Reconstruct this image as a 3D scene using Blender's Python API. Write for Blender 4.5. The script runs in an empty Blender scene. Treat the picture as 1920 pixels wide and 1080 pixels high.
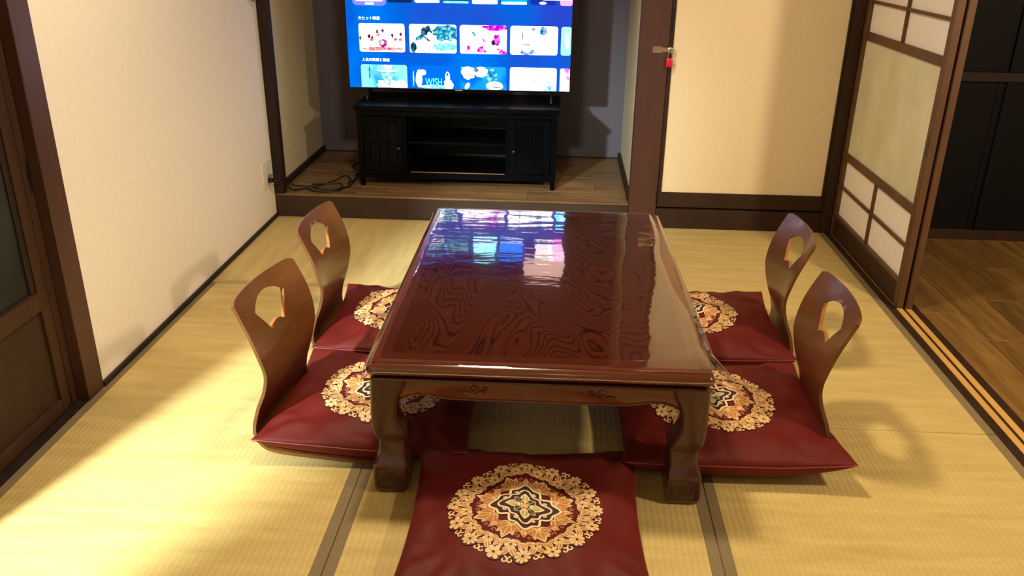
import bpy, bmesh, math, random
from mathutils import Vector, Matrix, noise
PI = math.pi
SC = bpy.context.scene
COL = SC.collection

# ------------------------------------------------------------ camera, world, lights, exposure
cam_d = bpy.data.cameras.new('camera'); cam = bpy.data.objects.new('camera', cam_d); COL.objects.link(cam)
cam_d.sensor_width = 36; cam_d.lens = 1590.149 / 1920 * 36; cam_d.clip_start = .05
_r = Vector((0.99813071, 0.05992561, 0.01200036)); _u = Vector((-0.03428629, 0.38651468, 0.92164573)); _w = Vector((-0.05059187, 0.92033436, -0.3878468))
cam.matrix_world = Matrix(((_r.x, _u.x, -_w.x, 1.41272), (_r.y, _u.y, -_w.y, -4.02014), (_r.z, _u.z, -_w.z, 1.33986), (0, 0, 0, 1)))
SC.camera = cam
world = bpy.data.worlds.new('world'); SC.world = world; world.use_nodes = True
world.node_tree.nodes['Background'].inputs[0].default_value = (.9, .75, .55, 1)
world.node_tree.nodes['Background'].inputs[1].default_value = .008

def area(name, loc, target, size, power, col, spread=180):
    l = bpy.data.lights.new(name, 'AREA'); l.shape = 'DISK'; l.size = size; l.energy = power; l.color = col
    l.spread = math.radians(spread)
    o = bpy.data.objects.new(name, l); COL.objects.link(o); o.location = loc
    o.rotation_euler = (Vector(target) - Vector(loc)).to_track_quat('-Z', 'Y').to_euler()
    return o
area('ceiling_lamp_light', (1.12, -1.83, 2.24), (1.12, -1.83, 0), .24, 33, (1, .83, .58))
area('side_room_light', (-.47, -4.33, 2.05), (.5, -2.3, 0), .16, 118, (.86, 1, .98), 120)
area('hall_light', (3.55, -2.95, 2.15), (2.6, -.5, .4), .2, 36, (1, .84, .58), 170)
area('back_room_light', (1.5, -4.7, 2.34), (1.4, -2.6, .4), .4, 4, (1, .82, .55))
SC.view_settings.view_transform = 'Standard'; SC.view_settings.look = 'None'
SC.view_settings.gamma = 1; SC.view_settings.use_curve_mapping = False
SC.view_settings.exposure = .25
SC.cycles.use_denoising = True
SC.cycles.max_bounces = 8; SC.cycles.transparent_max_bounces = 12
SC.cycles.caustics_reflective = False; SC.cycles.caustics_refractive = False
SC.cycles.sample_clamp_indirect = 4

# ------------------------------------------------------------ materials
def lin(c):
    return tuple((x / 255 / 12.92) if x / 255 <= .04045 else ((x / 255 + .055) / 1.055) ** 2.4 for x in c) + (1,)
class NT:
    def __init__(s, name):
        s.m = bpy.data.materials.new(name); s.m.use_nodes = True
        s.t = s.m.node_tree; s.n = s.t.nodes; s.b = s.n['Principled BSDF']
    def node(s, typ, **kw):
        n = s.n.new(typ)
        for k, v in kw.items():
            if k.startswith('i_'):
                key = k[2:].replace('_', ' ')
                n.inputs[int(key) if key.isdigit() else key].default_value = v
            else: setattr(n, k, v)
        return n
    def link(s, a, b): s.t.links.new(a, b)
    def coords(s, scale=(1, 1, 1), kind='Object'):
        tc = s.node('ShaderNodeTexCoord'); mp = s.node('ShaderNodeMapping'); mp.inputs['Scale'].default_value = scale
        s.link(tc.outputs[kind], mp.inputs[0]); return mp.outputs[0]
    def ramp(s, fac, stops, interp='LINEAR'):
        r = s.node('ShaderNodeValToRGB'); r.color_ramp.interpolation = interp
        e = r.color_ramp.elements
        while len(e) < len(stops): e.new(.5)
        for el, (p, c) in zip(e, stops): el.position = p; el.color = c
        s.link(fac, r.inputs[0]); return r.outputs[0]
    def bump(s, h, strength, dist=.01):
        b = s.node('ShaderNodeBump', i_Strength=strength, i_Distance=dist); s.link(h, b.inputs['Height']); s.link(b.outputs[0], s.b.inputs['Normal'])
def plain(name, c, rough=.6, metal=0, var=.08, scale=30, bump=0, coat=0, spec=.5):
    t = NT(name); c = lin(c)
    n = t.node('ShaderNodeTexNoise', i_Scale=scale, i_Detail=4); t.link(t.coords(), n.inputs[0])
    a = tuple(max(0, x * (1 - var)) for x in c[:3]) + (1,); b = tuple(min(1, x * (1 + var)) for x in c[:3]) + (1,)
    t.link(t.ramp(n.outputs[0], [(.3, a), (.7, b)]), t.b.inputs['Base Color'])
    t.b.inputs['Roughness'].default_value = rough; t.b.inputs['Metallic'].default_value = metal
    t.b.inputs['Coat Weight'].default_value = coat; t.b.inputs['Coat Roughness'].default_value = .08
    t.b.inputs['Specular IOR Level'].default_value = spec
    if bump: t.bump(n.outputs[0], bump, .004)
    return t.m
def wood(name, c1, c2, rough=.4, scale=(30, 2, 30), coat=0, bump=.1, nscale=1.0, spec=.5):
    t = NT(name)
    n = t.node('ShaderNodeTexNoise', i_Scale=nscale, i_Detail=6, i_Roughness=.65); t.link(t.coords(scale), n.inputs[0])
    t.link(t.ramp(n.outputs[0], [(.32, lin(c1)), (.68, lin(c2))]), t.b.inputs['Base Color'])
    t.b.inputs['Roughness'].default_value = rough; t.b.inputs['Coat Weight'].default_value = coat
    t.b.inputs['Coat Roughness'].default_value = .12
    t.b.inputs['Specular IOR Level'].default_value = spec
    t.bump(n.outputs[0], bump, .002)
    return t.m
def planky(name, cols, rough=.35):
    # wood look floor board, different tone on every board (object random)
    t = NT(name); oi = t.node('ShaderNodeObjectInfo')
    tc = t.node('ShaderNodeTexCoord'); mp = t.node('ShaderNodeMapping'); mp.inputs['Scale'].default_value = (1.6, 14, 14)
    ad = t.node('ShaderNodeVectorMath', operation='ADD'); sc = t.node('ShaderNodeVectorMath', operation='SCALE'); sc.inputs['Scale'].default_value = 37
    cb = t.node('ShaderNodeCombineXYZ'); t.link(oi.outputs['Random'], cb.inputs[0]); t.link(oi.outputs['Random'], cb.inputs[1])
    t.link(cb.outputs[0], sc.inputs[0]); t.link(tc.outputs['Object'], mp.inputs[0]); t.link(mp.outputs[0], ad.inputs[0]); t.link(sc.outputs[0], ad.inputs[1])
    n = t.node('ShaderNodeTexNoise', i_Scale=1.3, i_Detail=8, i_Roughness=.7, i_Distortion=.6); t.link(ad.outputs[0], n.inputs[0])
    base = t.ramp(n.outputs[0], [(.25, lin(cols[0])), (.5, lin(cols[1])), (.75, lin(cols[2]))])
    hs = t.node('ShaderNodeHueSaturation'); mr = t.node('ShaderNodeMapRange', i_3=.78, i_4=1.25)
    t.link(oi.outputs['Random'], mr.inputs[0]); t.link(mr.outputs[0], hs.inputs['Value']); t.link(base, hs.inputs['Color'])
    t.link(hs.outputs[0], t.b.inputs['Base Color']); t.b.inputs['Roughness'].default_value = rough
    t.bump(n.outputs[0], .15, .002)
    return t.m
def tatami(name, c1, c2):
    t = NT(name)
    v = t.coords()
    w = t.node('ShaderNodeTexWave', wave_type='BANDS', bands_direction='X', i_Scale=20.5, i_Distortion=.3, i_Detail=2); t.link(v, w.inputs[0])
    n = t.node('ShaderNodeTexNoise', i_Scale=3, i_Detail=6, i_Roughness=.6); t.link(t.coords((1, 8, 1)), n.inputs[0])
    f = t.node('ShaderNodeTexNoise', i_Scale=1, i_Detail=3); t.link(t.coords((60, 420, 1)), f.inputs[0])
    mixn = t.node('ShaderNodeMath', operation='ADD'); t.link(n.outputs[0], mixn.inputs[0])
    m2 = t.node('ShaderNodeMath', operation='MULTIPLY', i_1=.5); t.link(f.outputs[0], m2.inputs[0]); t.link(m2.outputs[0], mixn.inputs[1])
    base = t.ramp(mixn.outputs[0], [(.5, lin(c1)), (1.0, lin(c2))])
    mx = t.node('ShaderNodeMix', data_type='RGBA', blend_type='MULTIPLY'); mx.inputs[0].default_value = .22
    t.link(base, mx.inputs[6]); t.link(t.ramp(w.outputs[0], [(0, (.62, .58, .5, 1)), (.4, (1, 1, 1, 1))]), mx.inputs[7])
    t.link(mx.outputs[2], t.b.inputs['Base Color'])
    t.b.inputs['Roughness'].default_value = .62; t.b.inputs['Sheen Weight'].default_value = .1
    h = t.node('ShaderNodeMath', operation='ADD'); t.link(w.outputs[0], h.inputs[0]); t.link(m2.outputs[0], h.inputs[1])
    t.bump(h.outputs[0], .35, .0015)
    return t.m
def emit(name, c, s, noise_cols=None, scale=20, thr=.5, seed=0, stretch=(1, 1, 1)):
    t = NT(name); t.n.remove(t.b); e = t.node('ShaderNodeEmission'); e.inputs[1].default_value = s
    t.link(e.outputs[0], t.n['Material Output'].inputs[0])
    if noise_cols:
        v = t.coords(stretch); ad = t.node('ShaderNodeVectorMath', operation='ADD'); ad.inputs[1].default_value = (seed * 3.7, seed, seed * 1.3)
        t.link(v, ad.inputs[0])
        n = t.node('ShaderNodeTexNoise', i_Scale=scale, i_Detail=3); t.link(ad.outputs[0], n.inputs[0])
        st = [(i, lin(c)) for i, c in noise_cols]
        t.link(t.ramp(n.outputs[0], st), e.inputs[0])
    else: e.inputs[0].default_value = lin(c)
    return t.m
def table_wood():
    t = NT('red_brown_grained_table_wood')
    n = t.node('ShaderNodeTexNoise', i_Scale=1.0, i_Detail=2.5, i_Distortion=.5); t.link(t.coords((4.2, 1.3, 3)), n.inputs[0])
    f = t.node('ShaderNodeTexNoise', i_Scale=1.0, i_Detail=4); t.link(t.coords((160, 9, 60)), f.inputs[0])
    m = t.node('ShaderNodeMath', operation='MULTIPLY', i_1=330.0); t.link(n.outputs[0], m.inputs[0])
    fm = t.node('ShaderNodeMath', operation='MULTIPLY', i_1=2.2); t.link(f.outputs[0], fm.inputs[0])
    a = t.node('ShaderNodeMath', operation='ADD'); t.link(m.outputs[0], a.inputs[0]); t.link(fm.outputs[0], a.inputs[1])
    s = t.node('ShaderNodeMath', operation='SINE'); t.link(a.outputs[0], s.inputs[0])
    base = t.ramp(s.outputs[0], [(.0, lin((86, 33, 18))), (.5, lin((80, 30, 17))), (.86, lin((64, 24, 14))), (1.0, lin((42, 15, 10)))])
    t.link(base, t.b.inputs['Base Color']); t.b.inputs['Roughness'].default_value = .12
    return t.m
def vinyl():
    t = NT('clear_vinyl'); t.n.remove(t.b)
    fr = t.node('ShaderNodeFresnel'); geo = t.node('ShaderNodeNewGeometry')
    mi = t.node('ShaderNodeMapRange', i_3=1.62, i_4=1 / 1.62); t.link(geo.outputs['Backfacing'], mi.inputs[0]); t.link(mi.outputs[0], fr.inputs['IOR'])
    mu = t.node('ShaderNodeMath', operation='MULTIPLY', i_1=2.2, use_clamp=True); t.link(fr.outputs[0], mu.inputs[0])
    tr = t.node('ShaderNodeBsdfTransparent'); tr.inputs[0].default_value = (.96, .95, .93, 1)
    gl = t.node('ShaderNodeBsdfGlossy'); gl.inputs['Roughness'].default_value = .03
    v = t.coords((5, 16, 5)); n = t.node('ShaderNodeTexNoise', i_Scale=1, i_Detail=3); t.link(v, n.inputs[0])
    b = t.node('ShaderNodeBump', i_Strength=.22, i_Distance=.004); t.link(n.outputs[0], b.inputs['Height'])
    t.link(b.outputs[0], gl.inputs['Normal'])
    mx = t.node('ShaderNodeMixShader'); t.link(mu.outputs[0], mx.inputs[0]); t.link(tr.outputs[0], mx.inputs[1]); t.link(gl.outputs[0], mx.inputs[2])
    t.link(mx.outputs[0], t.n['Material Output'].inputs[0])
    return t.m
def frosted(name):
    t = NT(name)
    n = t.node('ShaderNodeTexNoise', i_Scale=5, i_Detail=3); t.link(t.coords(), n.inputs[0])
    t.link(t.ramp(n.outputs[0], [(.3, lin((214, 210, 180))), (.7, lin((236, 232, 206)))]), t.b.inputs['Base Color'])
    t.b.inputs['Roughness'].default_value = .38
    f = t.node('ShaderNodeTexNoise', i_Scale=260, i_Detail=2); t.link(t.coords(), f.inputs[0]); t.bump(f.outputs[0], .3, .002)
    return t.m
def dark_glass():
    t = NT('dark_patterned_door_glass')
    n = t.node('ShaderNodeTexNoise', i_Scale=3, i_Detail=3); t.link(t.coords(), n.inputs[0])
    t.link(t.ramp(n.outputs[0], [(.3, lin((24, 28, 30))), (.7, lin((56, 56, 52)))]), t.b.inputs['Base Color'])
    t.b.inputs['Roughness'].default_value = .45; t.b.inputs['Specular IOR Level'].default_value = .3
    f = t.node('ShaderNodeTexNoise', i_Scale=220, i_Detail=2); t.link(t.coords(), f.inputs[0]); t.bump(f.outputs[0], .4, .002)
    return t.m

M = {}
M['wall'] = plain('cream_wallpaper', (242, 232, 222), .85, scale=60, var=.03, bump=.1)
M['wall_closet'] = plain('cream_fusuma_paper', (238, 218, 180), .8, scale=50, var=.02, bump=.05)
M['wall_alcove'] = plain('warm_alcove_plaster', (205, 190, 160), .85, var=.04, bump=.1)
M['wall_grey'] = plain('grey_violet_alcove_wall', (98, 92, 104), .8, var=.04, scale=60, bump=.1)
M['trim'] = wood('dark_brown_trim', (48, 31, 21), (62, 40, 27), .55, (8, 8, 2), spec=.25)
M['trim_red'] = wood('reddish_brown_post', (66, 39, 31), (80, 48, 38), .42, (10, 10, 1.5))
M['trim_dark'] = wood('very_dark_post', (34, 23, 19), (46, 31, 25), .55, (10, 10, 2), spec=.25)
M['shoji_wood'] = wood('shoji_brown_wood', (80, 52, 30), (104, 70, 40), .5, (8, 8, 2))
M['step'] = wood('dark_step_board', (46, 31, 23), (58, 40, 30), .45, (3, 12, 12))
M['black_wood'] = wood('black_stained_wood', (9, 8, 8), (15, 13, 12), .6, (8, 8, 2), bump=.05, spec=.15)
M['tatami'] = tatami('woven_rush', (188, 161, 94), (214, 190, 122))
M['heri'] = plain('olive_brown_cloth_edging', (128, 110, 78), .8, scale=300, var=.15, bump=.1)
M['heri_tan'] = plain('tan_cloth_edging', (176, 156, 108), .8, scale=300, var=.08, bump=.1)
M['alcove_plank'] = planky('alcove_wood_board', [(80, 62, 44), (122, 94, 62), (156, 124, 84)], .4)
M['hall_plank'] = planky('hall_dark_board', [(84, 60, 30), (122, 90, 46), (154, 116, 64)], .34)
M['gap'] = plain('dark_gap', (30, 22, 16), .9)
M['track'] = wood('yellow_sliding_strip', (206, 158, 84), (226, 180, 102), .4, (10, 1, 10))
M['ceil'] = plain('ceiling_board', (206, 186, 150), .8)
M['paper'] = plain('white_shoji_paper', (250, 243, 238), .9, scale=80, var=.03)
M['frost'] = frosted('frosted_glass')
M['dglass'] = dark_glass()
M['door_wood'] = wood('left_door_brown_wood', (54, 33, 22), (70, 44, 28), .5, (10, 10, 1.5), spec=.25)
M['table_top'] = table_wood()
M['table'] = wood('polished_brown_table_wood', (92, 40, 16), (116, 54, 22), .28, (4, 22, 22), coat=.5, bump=.03)
M['table_rim'] = wood('reddish_polished_rim', (84, 33, 20), (100, 42, 25), .2, (6, 10, 14), coat=.6, bump=.02)
M['table_leg'] = wood('dark_polished_leg_wood', (60, 24, 14), (78, 34, 19), .28, (16, 16, 3), coat=.5, bump=.03)
M['carve'] = plain('carved_shadow_wood', (44, 18, 10), .4)
M['vinyl'] = vinyl()
M['ply'] = wood('bentwood_brown', (90, 52, 20), (110, 64, 25), .34, (3, 3, 14), coat=.3, bump=.03)
M['ply_edge'] = wood('bentwood_dark_edge', (134, 82, 40), (170, 112, 60), .65, (6, 6, 60), spec=.2)
def cloth(name, c):
    t = NT(name); n = t.node('ShaderNodeTexNoise', i_Scale=9, i_Detail=4); t.link(t.coords(), n.inputs[0])
    a = lin(c); b = tuple(x * .78 for x in a[:3]) + (1,)
    t.link(t.ramp(n.outputs[0], [(.3, b), (.7, a)]), t.b.inputs['Base Color'])
    t.b.inputs['Roughness'].default_value = .6; t.b.inputs['Specular IOR Level'].default_value = .25; t.b.inputs['Sheen Weight'].default_value = .08; t.b.inputs['Sheen Tint'].default_value = lin((200, 60, 40))
    f = t.node('ShaderNodeTexNoise', i_Scale=1, i_Detail=1); t.link(t.coords((900, 300, 500)), f.inputs[0]); t.bump(f.outputs[0], .12, .001)
    return t.m
M['cushion'] = cloth('maroon_satin', (98, 22, 16))
M['seam'] = plain('glossy_maroon_seam', (150, 60, 60), .25, spec=.9)
M['gold'] = plain('light_gold_thread', (230, 190, 134), .5, scale=400, var=.18)
M['orange'] = plain('orange_gold_thread', (184, 122, 58), .5, scale=400, var=.2)
M['rose'] = plain('dusty_rose_thread', (186, 110, 72), .5, scale=400, var=.2)
M['cream'] = plain('cream_thread', (246, 214, 170), .5, scale=400, var=.12)
M['sage'] = plain('sage_green_thread', (172, 164, 110), .5, scale=400, var=.15)
M['maroon'] = plain('dark_maroon_thread', (74, 18, 14), .65)
M['ink'] = plain('dark_thread', (54, 24, 20), .7)
M['black'] = plain('black_plastic', (14, 14, 16), .35)
M['tv_back'] = plain('tv_frame_black', (10, 10, 12), .25)
M['cab'] = wood('black_painted_cabinet', (4, 5, 8), (8, 8, 12), .3, (3, 10, 10), bump=.04, spec=.06)
M['cab_in'] = plain('cabinet_interior', (5, 5, 8), .6)
M['knob'] = plain('grey_metal_knob', (52, 52, 56), .3, metal=.9)
M['cabinet_glass'] = plain('cabinet_door_dark_glass', (6, 7, 10), .15, spec=.1)
M['steel'] = plain('brushed_steel', (190, 184, 170), .3, metal=1)
M['brass'] = plain('dull_brass', (170, 146, 112), .38, metal=.8)
M['red'] = plain('red_lock_enamel', (214, 26, 56), .3, coat=.5)
M['white'] = plain('white_plastic', (226, 216, 200), .4)
M['grey'] = plain('grey_plastic', (120, 116, 128), .5)
M['lamp'] = emit('lamp_diffuser_glow', (255, 226, 180), 2.5)

# ------------------------------------------------------------ mesh helpers
ORG = {}
def mk(name, verts, faces, mats, parent=None, midx=None, smooth=False, bevel=0, segs=2):
    if not isinstance(mats, (list, tuple)): mats = [mats]
    o0 = ORG.get(parent.name, Vector((0, 0, 0))) if parent else Vector((0, 0, 0))
    me = bpy.data.meshes.new(name)
    me.from_pydata([tuple(Vector(v) - o0) for v in verts], [], faces)
    for m in mats: me.materials.append(m)
    if midx: me.polygons.foreach_set('material_index', midx)
    bm = bmesh.new(); bm.from_mesh(me)
    bmesh.ops.recalc_face_normals(bm, faces=bm.faces)
    if bevel:
        es = [e for e in bm.edges if len(e.link_faces) == 2 and e.calc_face_angle(0) > .6]
        bmesh.ops.bevel(bm, geom=es, offset=bevel, segments=segs, affect='EDGES', profile=.5, clamp_overlap=True)
    bm.to_mesh(me); bm.free()
    if smooth or bevel:
        me.polygons.foreach_set('use_smooth', [True] * len(me.polygons))
        if bevel or smooth == 'auto':
            try: me.set_sharp_from_angle(angle=math.radians(40))
            except Exception: pass
    o = bpy.data.objects.new(name, me); COL.objects.link(o)
    if parent: o.parent = parent; ORG[o.name] = o0
    return o
def boxv(x0, x1, y0, y1, z0, z1):
    v = [(x, y, z) for z in (z0, z1) for y in (y0, y1) for x in (x0, x1)]
    f = [(0, 2, 3, 1), (4, 5, 7, 6), (0, 1, 5, 4), (2, 6, 7, 3), (0, 4, 6, 2), (1, 3, 7, 5)]
    return v, f
def box(name, x0, x1, y0, y1, z0, z1, mat, parent=None, bevel=.0015):
    v, f = boxv(x0, x1, y0, y1, z0, z1)
    return mk(name, v, f, mat, parent, bevel=min(bevel, .3 * min(x1 - x0, y1 - y0, z1 - z0)), segs=1)
def join(parts):
    V, F, I = [], [], []
    for i, (v, f, m) in enumerate(parts):
        n = len(V); V += list(v); F += [tuple(a + n for a in q) for q in f]; I += [m] * len(f)
    return V, F, I
def tag(o, label=None, cat=None, group=None, kind=None):
    if label: o['label'] = label
    if cat: o['category'] = cat
    if group: o['group'] = group
    if kind: o['kind'] = kind
    return o
def thing(name, label, cat, loc=(0, 0, 0), rotz=0, group=None, kind=None, local=False):
    o = bpy.data.objects.new(name, None); COL.objects.link(o); o.empty_display_size = .05
    o.location = loc; o.rotation_euler = (0, 0, rotz)
    ORG[o.name] = Vector((0, 0, 0)) if local else Vector(loc)
    return tag(o, label, cat, group, kind)
def S(o, label): return tag(o, label, None, None, 'structure')
def extrude_poly(pts, depth, axis='y', off=0):
    """closed 2D polygon (a,b) extruded along axis from off to off+depth"""
    n = len(pts)
    def P(a, b, d): return (a, d, b) if axis == 'y' else ((d, a, b) if axis == 'x' else (a, b, d))
    v = [P(a, b, off) for a, b in pts] + [P(a, b, off + depth) for a, b in pts]
    f = [tuple(range(n)), tuple(range(2 * n - 1, n - 1, -1))] + [(i, (i + 1) % n, n + (i + 1) % n, n + i) for i in range(n)]
    return v, f
def tube(pts, r, seg=8, closed=False):
    pts = [Vector(p) for p in pts]; n = len(pts); V, F = [], []
    up = Vector((0, 0, 1)); prev = None
    for i, p in enumerate(pts):
        a = pts[(i - 1) % n] if (closed or i) else p; b = pts[(i + 1) % n] if (closed or i < n - 1) else p
        t = (b - a).normalized()
        if prev is None:
            x = t.cross(up if abs(t.z) < .9 else Vector((1, 0, 0))).normalized()
        else: x = (prev - t * prev.dot(t)).normalized()
        prev = x; y = t.cross(x)
        rr = r(i / (n - 1)) if callable(r) else r
        for k in range(seg):
            a_ = 2 * PI * k / seg; V.append(p + (x * math.cos(a_) + y * math.sin(a_)) * rr)
    m = n if closed else n - 1
    for i in range(m):
        for k in range(seg):
            j = (i + 1) % n; F.append((i * seg + k, i * seg + (k + 1) % seg, j * seg + (k + 1) % seg, j * seg + k))
    if not closed: F.append(tuple(range(seg))[::-1]); F.append(tuple((n - 1) * seg + k for k in range(seg)))
    return V, F
def spline(pts, n=8):
    pts = [Vector(p) for p in pts]; out = []
    for i in range(len(pts) - 1):
        p0 = pts[max(i - 1, 0)]; p1 = pts[i]; p2 = pts[i + 1]; p3 = pts[min(i + 2, len(pts) - 1)]
        for k in range(n):
            t = k / n
            out.append(.5 * ((2 * p1) + (p2 - p0) * t + (2 * p0 - 5 * p1 + 4 * p2 - p3) * t * t + (3 * p1 - p0 - 3 * p2 + p3) * t ** 3))
    out.append(pts[-1]); return out
def lathe(prof, seg=24, axis='z', c=(0, 0, 0)):
    V, F = [], []; n = len(prof)
    for i in range(seg):
        a = 2 * PI * i / seg
        for r, h in prof:
            q = (r * math.cos(a), r * math.sin(a), h)
            if axis == 'y': q = (q[0], q[2], q[1])
            if axis == 'x': q = (q[2], q[0], q[1])
            V.append((q[0] + c[0], q[1] + c[1], q[2] + c[2]))
    for i in range(seg):
        j = (i + 1) % seg
        for k in range(n - 1): F.append((i * n + k, j * n + k, j * n + k + 1, i * n + k + 1))
    return V, F
def loft_rects(rings, cr=.01, cs=4):
    """rings: (hx0,hx1,hy0,hy1,z) -> rounded rectangular loops lofted"""
    V, F = [], []; m = 4 * (cs + 1)
    for (x0, x1, y0, y1, z) in rings:
        r = min(cr, (x1 - x0) * .45, (y1 - y0) * .45)
        for (cx, cy, a0) in ((x1 - r, y1 - r, 0), (x0 + r, y1 - r, PI / 2), (x0 + r, y0 + r, PI), (x1 - r, y0 + r, 3 * PI / 2)):
            for k in range(cs + 1):
                a = a0 + PI / 2 * k / cs; V.append((cx + r * math.cos(a), cy + r * math.sin(a), z))
    for i in range(len(rings) - 1):
        for k in range(m): F.append((i * m + k, i * m + (k + 1) % m, (i + 1) * m + (k + 1) % m, (i + 1) * m + k))
    F.append(tuple(range(m))[::-1]); F.append(tuple((len(rings) - 1) * m + k for k in range(m)))
    return V, F

# ============================================================ THE SETTING
W = 2.715
# tatami floor
fl = S(thing('floor', 'tatami floor of six straw mats with cloth edging', None), 'tatami floor of straw mats with cloth edging')
box('floor_base', 0, W, -3.64, 0, -.06, -.012, M['gap'], fl, 0)
def mat(cx, cy, long_y, length, width, mi, tan=False, sides=(1, 1)):
    o = bpy.data.objects.new('tatami_mat', None)
    g = .0012
    v, f = boxv(-width / 2 + g, width / 2 - g, -length / 2 + g, length / 2 - g, -.012, 0)
    o = mk('tatami_mat', v, f, M['tatami'], None, bevel=.0015, segs=1); o.parent = fl
    o.location = (cx, cy, 0); o.rotation_euler = (0, 0, 0 if long_y else PI / 2)
    for s in (-1, 1):
        if not sides[(s + 1) // 2]: continue
        a = s * (width / 2 - g); b = s * (width / 2 - .029)
        v, f = boxv(min(a, b), max(a, b), -length / 2 + g, length / 2 - g, -.002, .0012)
        e = mk('mat_border', v, f, M['heri_tan' if tan else 'heri'], None, bevel=.0008, segs=1); e.parent = o
mat(.91, -.446, False, 1.818, .888, 0, True)
mat(.455, -.888 - .915, True, 1.83, .91, 1)
mat(1.365, -.888 - .915, True, 1.83, .91, 2)
mat((1.82 + W) / 2, -.91, True, 1.818, W - 1.82, 3)
mat((1.82 + W) / 2, -1.82 - .905, True, 1.81, W - 1.82, 4)
mat(.91, -2.72 - .455, False, 1.82, .91, 5)
# adjoining floor behind and beside the camera
fo = S(box('floor', -2.4, 4.6, -6.4, -3.642, -.06, 0, M['hall_plank'], None, 0), 'wooden floor of the room behind the camera')
S(box('floor', -2.4, -.06, -3.642, -2.0, -.06, 0, M['hall_plank'], None, 0), 'wooden floor beside the tatami room')
# hall floor planks
hf = S(thing('floor', '', None, (2.83, -3.64, 0)), 'brown wooden plank floor of the hall')
box('floor_base', 2.83, 4.6, -3.64, 0, -.06, -.016, M['gap'], hf, 0)
random.seed(4)
def plank_mesh(w, l):
    v, f = boxv(-l / 2, l / 2, -w / 2, w / 2, -.016, 0)
    me = mk('plank', v, f, M['hall_plank'], None, bevel=.0012, segs=1); return me
pw = .152; x = 2.83 + pw / 2; k = 0
protos = {}
def plank(parent, cx, cy, cz, l, w, rot, mat_):
    key = (round(l, 2), round(w, 3), mat_.name)
    if key not in protos:
        v, f = boxv(-l / 2 + .0008, l / 2 - .0008, -w / 2 + .0008, w / 2 - .0008, -.016, 0)
        o = mk('plank', v, f, mat_, None, bevel=.001, segs=1); protos[key] = o
    else:
        o = protos[key].copy(); COL.objects.link(o)
    o.parent = parent; o0 = ORG[parent.name]
    o.location = (cx - o0.x, cy - o0.y, cz - o0.z); o.rotation_euler = (0, 0, rot)
while x < 4.6:
    off = (k * .37) % .9; y = -3.64; first = True
    while y < -.001:
        l = .3 + off if first and off > .05 else .9
        first = False
        l = round(min(l, -y), 2)
        plank(hf, x, y + l / 2, 0, l, pw, PI / 2, M['hall_plank']); y += l
        if l < .02: break
    x += pw; k += 1
# alcove floor
AZ = .118
af = S(thing('floor', '', None, (0, 0, 0)), 'raised wooden board floor of the alcove')
box('floor_base', 0, 1.77, .02, .90, 0, AZ - .017, M['gap'], af, 0)
yy = .012; k = 0
while yy < .885:
    wd = min(.147, .89 - yy); off = (.28, .62, .1, .45, .8, .2)[k % 6]; x = 0
    for l in (off + .12, .86, .86):
        l = round(min(l, 1.77 - x), 2)
        if l > .02: plank(af, x + l / 2, yy + wd / 2, AZ, l, round(wd, 3), 0, M['alcove_plank'])
        x += l
    yy += wd; k += 1
st = S(thing('trim_1', '', None, (0, 0, 0)), 'dark wooden step board along the front of the alcove')
box('step_board', 0, 1.757, -.012, .012, 0, AZ - .008, M['step'], st)
box('step_nosing', 0, 1.757, -.014, .014, AZ - .008, AZ + .001, M['alcove_plank'], st)
# walls
wl = S(thing('wall_left', '', None, (0, 0, 0)), 'plain cream wall on the left')
box('wall_panel', -.1, 0, -1.77, .0, 0, 2.4, M['wall'], wl, 0)
box('wall_header', -.1, 0, -3.64, -1.77, 1.85, 2.4, M['wall'], wl, 0)
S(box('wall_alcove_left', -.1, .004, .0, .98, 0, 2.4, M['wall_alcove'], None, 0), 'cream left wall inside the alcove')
S(box('wall_alcove_back', -.1, 1.9, .89, .98, 0, 2.4, M['wall_grey'], None, 0), 'grey violet back wall of the alcove')
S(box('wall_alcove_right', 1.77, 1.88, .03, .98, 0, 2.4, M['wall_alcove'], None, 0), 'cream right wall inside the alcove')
S(box('wall_back', 1.893, 2.715, .03, .1, 0, 2.4, M['trim_dark'], None, 0), 'wall behind the closet door')
S(box('wall_hall_back', 2.715, 4.7, .0, .1, 0, 2.4, M['black_wood'], None, 0), 'dark wall at the end of the hall')
S(box('wall_right', 4.6, 4.7, -6.4, 0, 0, 2.4, M['wall'], None, 0), 'far side wall of the hall')
S(box('wall_front', -2.5, 4.7, -6.5, -6.4, 0, 2.4, M['wall'], None, 0), 'wall behind the camera')
S(box('wall_side', -2.5, -2.4, -6.4, -1.9, 0, 2.4, M['wall'], None, 0), 'far wall of the side room')
S(box('wall_side_back', -2.4, -.1, -2.0, -1.9, 0, 2.4, M['wall'], None, 0), 'end wall of the side room')
S(box('ceiling', -2.5, 4.7, -6.5, 1.0, 2.4, 2.5, M['ceil'], None, 0), 'wooden board ceiling')
S(box('wall_right_header', 2.72, 2.82, -3.64, 0, 1.85, 2.4, M['wall_closet'], None, 0), 'wall above the sliding screens')
S(box('baseboard_left', 0, .010, -1.757, -.012, 0, .020, M['trim_dark'], None), 'thin dark baseboard along the left wall')
S(box('baseboard_alcove_left', .004, .02, .05, .89, AZ, AZ + .034, M['trim_dark'], None), 'dark baseboard on the left of the alcove')
S(box('baseboard_alcove_right', 1.752, 1.77, .03, .89, AZ, AZ + .034, M['trim_dark'], None), 'dark baseboard on the right of the alcove')
S(box('baseboard_alcove_back', .02, 1.752, .884, .89, AZ, AZ + .006, M['trim_dark'], None, 0), 'thin dark edge at the foot of the grey wall')
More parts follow.
